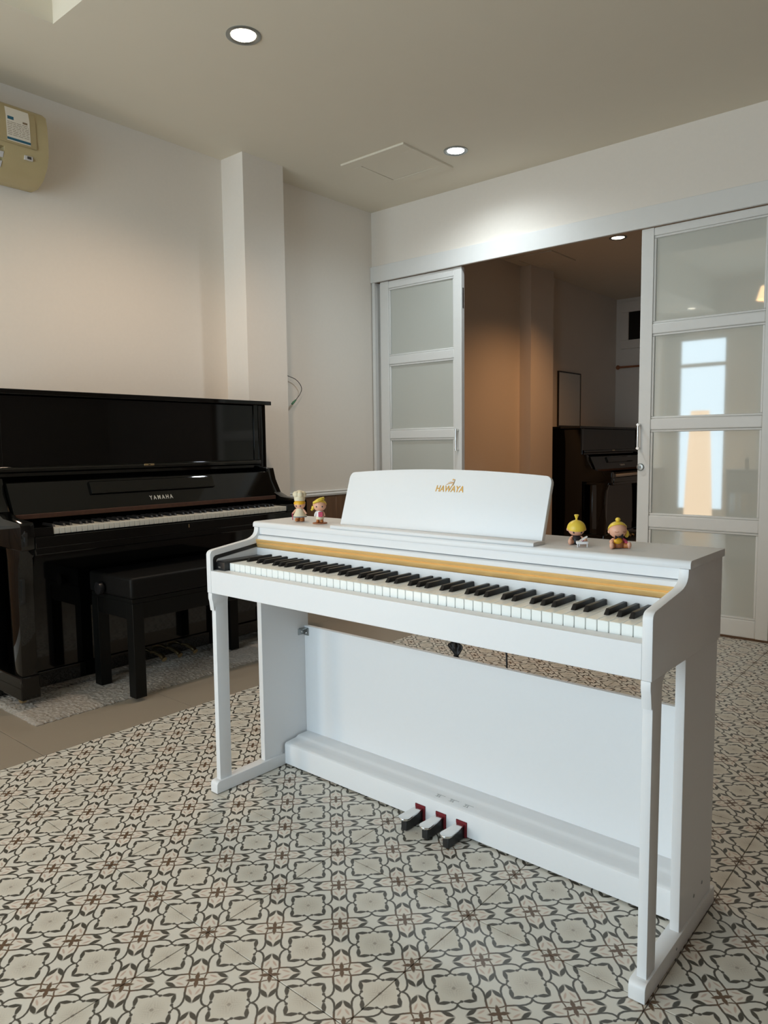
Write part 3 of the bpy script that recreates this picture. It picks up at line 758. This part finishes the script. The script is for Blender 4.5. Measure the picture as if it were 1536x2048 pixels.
for sx in (-1, 1):
    tube_obj('arm', smoothpath([(sx*.008, 0, .0385), (sx*.014, -.001, .034), (sx*.0195, -.003, .0275), (sx*.0215, -.004, .024)], 3), [.0032]*4+[.0028]*4+[.0032]*2, 'skin', f)
    tube_obj('leg', [(sx*.0075, 0, .0005), (sx*.0075, 0, .009), (sx*.0065, 0, .018)], [.0068, .0072, .006], 'orange', f, 12)
    ball_obj('shoe', (sx*.0080, -.003, .0045), (.0072, .0095, .0045), 'orange', f, 12, 8)
tube_obj('toy_utensil', [(-.0225, -.004, .004), (-.0235, -.004, .026)], .0014, 'pink', f)
# 2 standing doll on a brown disc
f = fig('figurine', 'standing toy doll with swept yellow hair on a round brown base', .2215, .264, FACE)
lathe_obj('base_disc', [(0, 0), (.0215, 0), (.0222, .0015), (.0215, .0030), (0, .0030)], (0, 0, 0), 'brown', f, 28)
hc, hr = (0, 0, .0545), (.0198, .0180, .0180)
h = ball_obj('head', hc, hr, 'skin', f); eyes(h, hc, hr, .0085, -.003)
hs = capball(f, 'hair', hc, (.0212, .0195, .0195), 'hair', .003, math.radians(28))
tube_obj('fringe', smoothpath([(-.017, -.010, .063), (-.006, -.017, .069), (.006, -.013, .074), (.012, -.006, .0755)], 4), [.004]*4+[.0055]*5+[.005]*4, 'hair', hs)
tube_obj('curl', smoothpath([(-.018, -.002, .052), (-.021, -.004, .044), (-.025, -.006, .0405)], 4), [.005]*4+[.0035]*4+[.0018], 'hair', hs)
lathe_obj('body', [(0, .016), (.0105, .0165), (.0115, .024), (.0095, .034), (.0065, .039), (0, .039)], (0, 0, 0), 'toywhite', f, 18)
box('waistcoat', -.004, .0095, -.0125, -.004, .020, .0355, 'pink', f, .002)
lathe_obj('shorts', [(0, .0125), (.0118, .013), (.0122, .017), (.0112, .021), (0, .021)], (0, 0, 0), 'cream', f, 18)
for sx in (-1, 1):
    tube_obj('arm', smoothpath([(sx*.008, 0, .036), (sx*.0125, -.001, .030), (sx*.0135, -.004, .022)], 3), [.0030]*4+[.0033]*3, 'toywhite' if sx < 0 else 'skin', f)
    tube_obj('leg', [(sx*.0055, 0, .003), (sx*.0055, 0, .013)], [.0050, .0048], 'orange', f, 12)
    ball_obj('shoe', (sx*.0060, -.003, .0062), (.0052, .0078, .0034), 'orange', f, 12, 8)
# 3 seated doll with tuft
f = fig('figurine', 'seated toy doll with a smooth yellow bob and tuft, bare feet', 1.0380, .287, FACE-.1)
hc, hr = (0, 0, .0360), (.0195, .0185, .0175)
h = ball_obj('head', hc, hr, 'skin', f); eyes(h, hc, hr, .0085, -.008)
hs = capball(f, 'hair', hc, (.0212, .0205, .0195), 'hair', -.001, math.radians(-14))
lathe_obj('tuft', [(.0025, 0), (.0022, .004), (.0045, .010), (.0055, .0125), (.003, .0138), (0, .0138)], (0, 0, .0545), 'hair', hs, 14)
lathe_obj('body', [(0, .001), (.0125, .0015), (.0145, .008), (.0115, .016), (.007, .021), (0, .021)], (0, 0, 0), 'toyblack', f, 18)
for sx in (-1, 1):
    tube_obj('leg', smoothpath([(sx*.007, -.002, .006), (sx*.012, -.010, .006), (sx*.016, -.016, .006)], 3), [.0055]*4+[.005]*3, 'skin', f, 10)
    ball_obj('foot', (sx*.0170, -.0175, .0078), (.0048, .0042, .0076), 'skin', f, 12, 8)
    tube_obj('arm', smoothpath([(sx*.009, -.002, .017), (sx*.014, -.006, .013), (sx*.012, -.012, .011)], 3), [.0032]*7, 'skin', f)
    ball_obj('ear', (sx*.0195, 0, .034), (.003, .0025, .004), 'skin', f, 10, 6)
# toy grand piano
tp = thing('toy_piano', 'tiny white toy grand piano with raised lid beside the seated doll', 'toy piano', onlid(1.0690, .252), FACE-.15)
out = [(-.0125, -.009), (.0125, -.009), (.0125, .001), (.0085, .006), (.0045, .010), (-.004, .0125), (-.010, .011), (-.0125, .006)]
prism_obj('case', out, 2, .0070, .0125, 'toywhite', tp, .0005)
lidm = prism_obj('lid', [(a, b) for a, b in out if True], 2, 0, .0012, 'toywhite', tp); lidm.location = (.0015, .002, .0155); lidm.rotation_euler = (0, math.radians(-38), 0)
box('keys', -.0115, .0115, -.0118, -.0085, .0070, .0095, 'toywhite', tp, .0004, 1)
for a, b in ((-.0105, -.0075), (.0105, -.0075), (-.004, .0095)): tube_obj('leg', [(a, b, 0), (a, b, .0072)], [.0011, .0014], 'toywhite', tp, 8)
box('music_mark', -.003, .003, -.0045, -.0035, .0125, .0155, 'pink', tp)
# 4 seated doll with bun and black bow
f = fig('figurine', 'seated toy doll with yellow bun and black bow, brown outfit', 1.1390, .280, FACE+.05)
hc, hr = (0, 0, .0395), (.0195, .0185, .0175)
h = ball_obj('head', hc, hr, 'skin', f)
for sx in (-1, 1):
    tube_obj('closed_eye', smoothpath([(sx*.0045, -.0182, .038), (sx*.0085, -.0170, .0362), (sx*.0125, -.0145, .0375)], 3), .0005, 'brown', h, 6)
hs = capball(f, 'hair', hc, (.0212, .0205, .0195), 'hair', .004, math.radians(34))
ball_obj('bun', (0, 0, .0625), (.0055, .0055, .0048), 'hair', hs)
ball_obj('side_lock', (.0195, -.002, .031), (.005, .006, .0085), 'hair', hs)
lathe_obj('body', [(0, .001), (.0140, .0015), (.0155, .007), (.0130, .016), (.008, .023), (0, .023)], (0, 0, 0), 'brown', f, 18)
ball_obj('bib', (-.003, -.0105, .0165), (.0095, .0055, .0075), 'hair2', f)
bow = ball_obj('bow', (-.004, -.0185, .0265), (.0022, .0022, .0024), 'toyblack', f)
for sx in (-1, 1):
    bm = bmesh.new(); prism(bm, [(-.004+sx*.001, .0265), (-.004+sx*.0085, .0265+.005+.0015*sx), (-.004+sx*.0090, .0265-.0035+.0015*sx)], 1, -.0200, -.0165); link('bow_loop', finish(bm), 'toyblack', bow)
    tube_obj('leg', smoothpath([(sx*.008, -.002, .006), (sx*.014, -.010, .006), (sx*.0185, -.015, .006)], 3), [.006]*4+[.0055]*3, 'orange', f, 10)
    ball_obj('foot', (sx*.0195, -.0165, .0078), (.0050, .0045, .0076), 'skin', f, 12, 8)
    tube_obj('arm', smoothpath([(sx*.010, -.002, .019), (sx*.0165, -.005, .014), (sx*.0150, -.011, .012)], 3), [.0042]*4+[.0038]*3, 'pink' if sx > 0 else 'skin', f)
    ball_obj('ear', (sx*.0195, 0, .0365), (.003, .0025, .004), 'skin', f, 10, 6)

# ================================================================== FRONT OF THE ROOM (seen mirrored in the door panes)
fl = thing('floor_lamp', 'tall tapered paper column lamp glowing warm near the front window', 'lamp', (-2.83, -1.00, 0))
lathe_obj('base', [(0, 0), (.165, 0), (.165, .010), (.16, .014), (0, .014)], (0, 0, 0), 'toywhite', fl, 32)
bm = bmesh.new(); n = 40
rings = []
for r, z in ((.165, .014), (.150, .40), (.128, .95), (.102, 1.405)):
    rings.append([bm.verts.new(((r*(1+.012*(k % 2)))*math.cos(2*PI*k/n), (r*(1+.012*(k % 2)))*math.sin(2*PI*k/n), z)) for k in range(n)])
for a, b in zip(rings, rings[1:]):
    for k in range(n): bm.faces.new((a[k], a[(k+1) % n], b[(k+1) % n], b[k]))
link('lamp_shade_offscreen', finish(bm, 30), 'shade', fl)
pd = thing('pendant_lamp', 'small pleated pendant lamp shade glowing warm, mirrored in the top pane', 'lamp', (-2.03, -.45, ZC))
lathe_obj('canopy', [(0, .41), (.045, .41), (.045, .395), (.01, .385), (0, .385)], (0, 0, 0), 'brass', pd)
tube_obj('cord', [(0, 0, .39), (0, 0, -.04)], .003, 'wire', pd)
bm = bmesh.new(); rings = []
for r, z in ((.085, -.17), (.045, -.03)): rings.append([bm.verts.new((r*math.cos(2*PI*k/n), r*math.sin(2*PI*k/n), z)) for k in range(n)])
for k in range(n): bm.faces.new((rings[0][k], rings[0][(k+1) % n], rings[1][(k+1) % n], rings[1][k]))
bm.faces.new(rings[1]); link('lamp_shade_offscreen', finish(bm, 60), 'pshade', pd)
def curtain(x0, x1, label):
    bm = bmesh.new(); N = 60; V = []
    for i in range(N+1):
        x = x0+(x1-x0)*i/N; y = YF+.09+.030*math.sin(i*1.05)
        V.append((bm.verts.new((x, y, .04)), bm.verts.new((x, y, 2.50))))
    for a, b in zip(V, V[1:]): bm.faces.new((a[0], b[0], b[1], a[1]))
    t = thing('curtain', label, 'curtain', (0, 0, 0))
    o = link('cloth', finish(bm, 60), 'curtain', t); sm = o.modifiers.new('thickness', 'SOLIDIFY'); sm.thickness = .002
    tube_obj('rail', [(x0-.05, YF+.09, 2.505), (x1+.05, YF+.09, 2.505)], .010, 'steel', t)
curtain(-3.53, -3.36, 'white gathered curtain beside the narrow glazed opening')
cb = thing('cabinet', 'low grey cabinet under the front window', 'cabinet', (-2.62, -1.60, 0))
box('body', 0, .62, 0, .34, .03, .64, 'cabinet', cb, .003)
box('top', -.01, .63, -.01, .35, .64, .665, 'cabinet', cb, .003)
for k in (0, 1):
    d = box('door', .005+.308*k, .307+.308*k, .34, .355, .05, .63, 'cabinet', cb, .002)
    ball_obj('knob', (.275+.07*k, .365, .40), .011, 'steel', d)
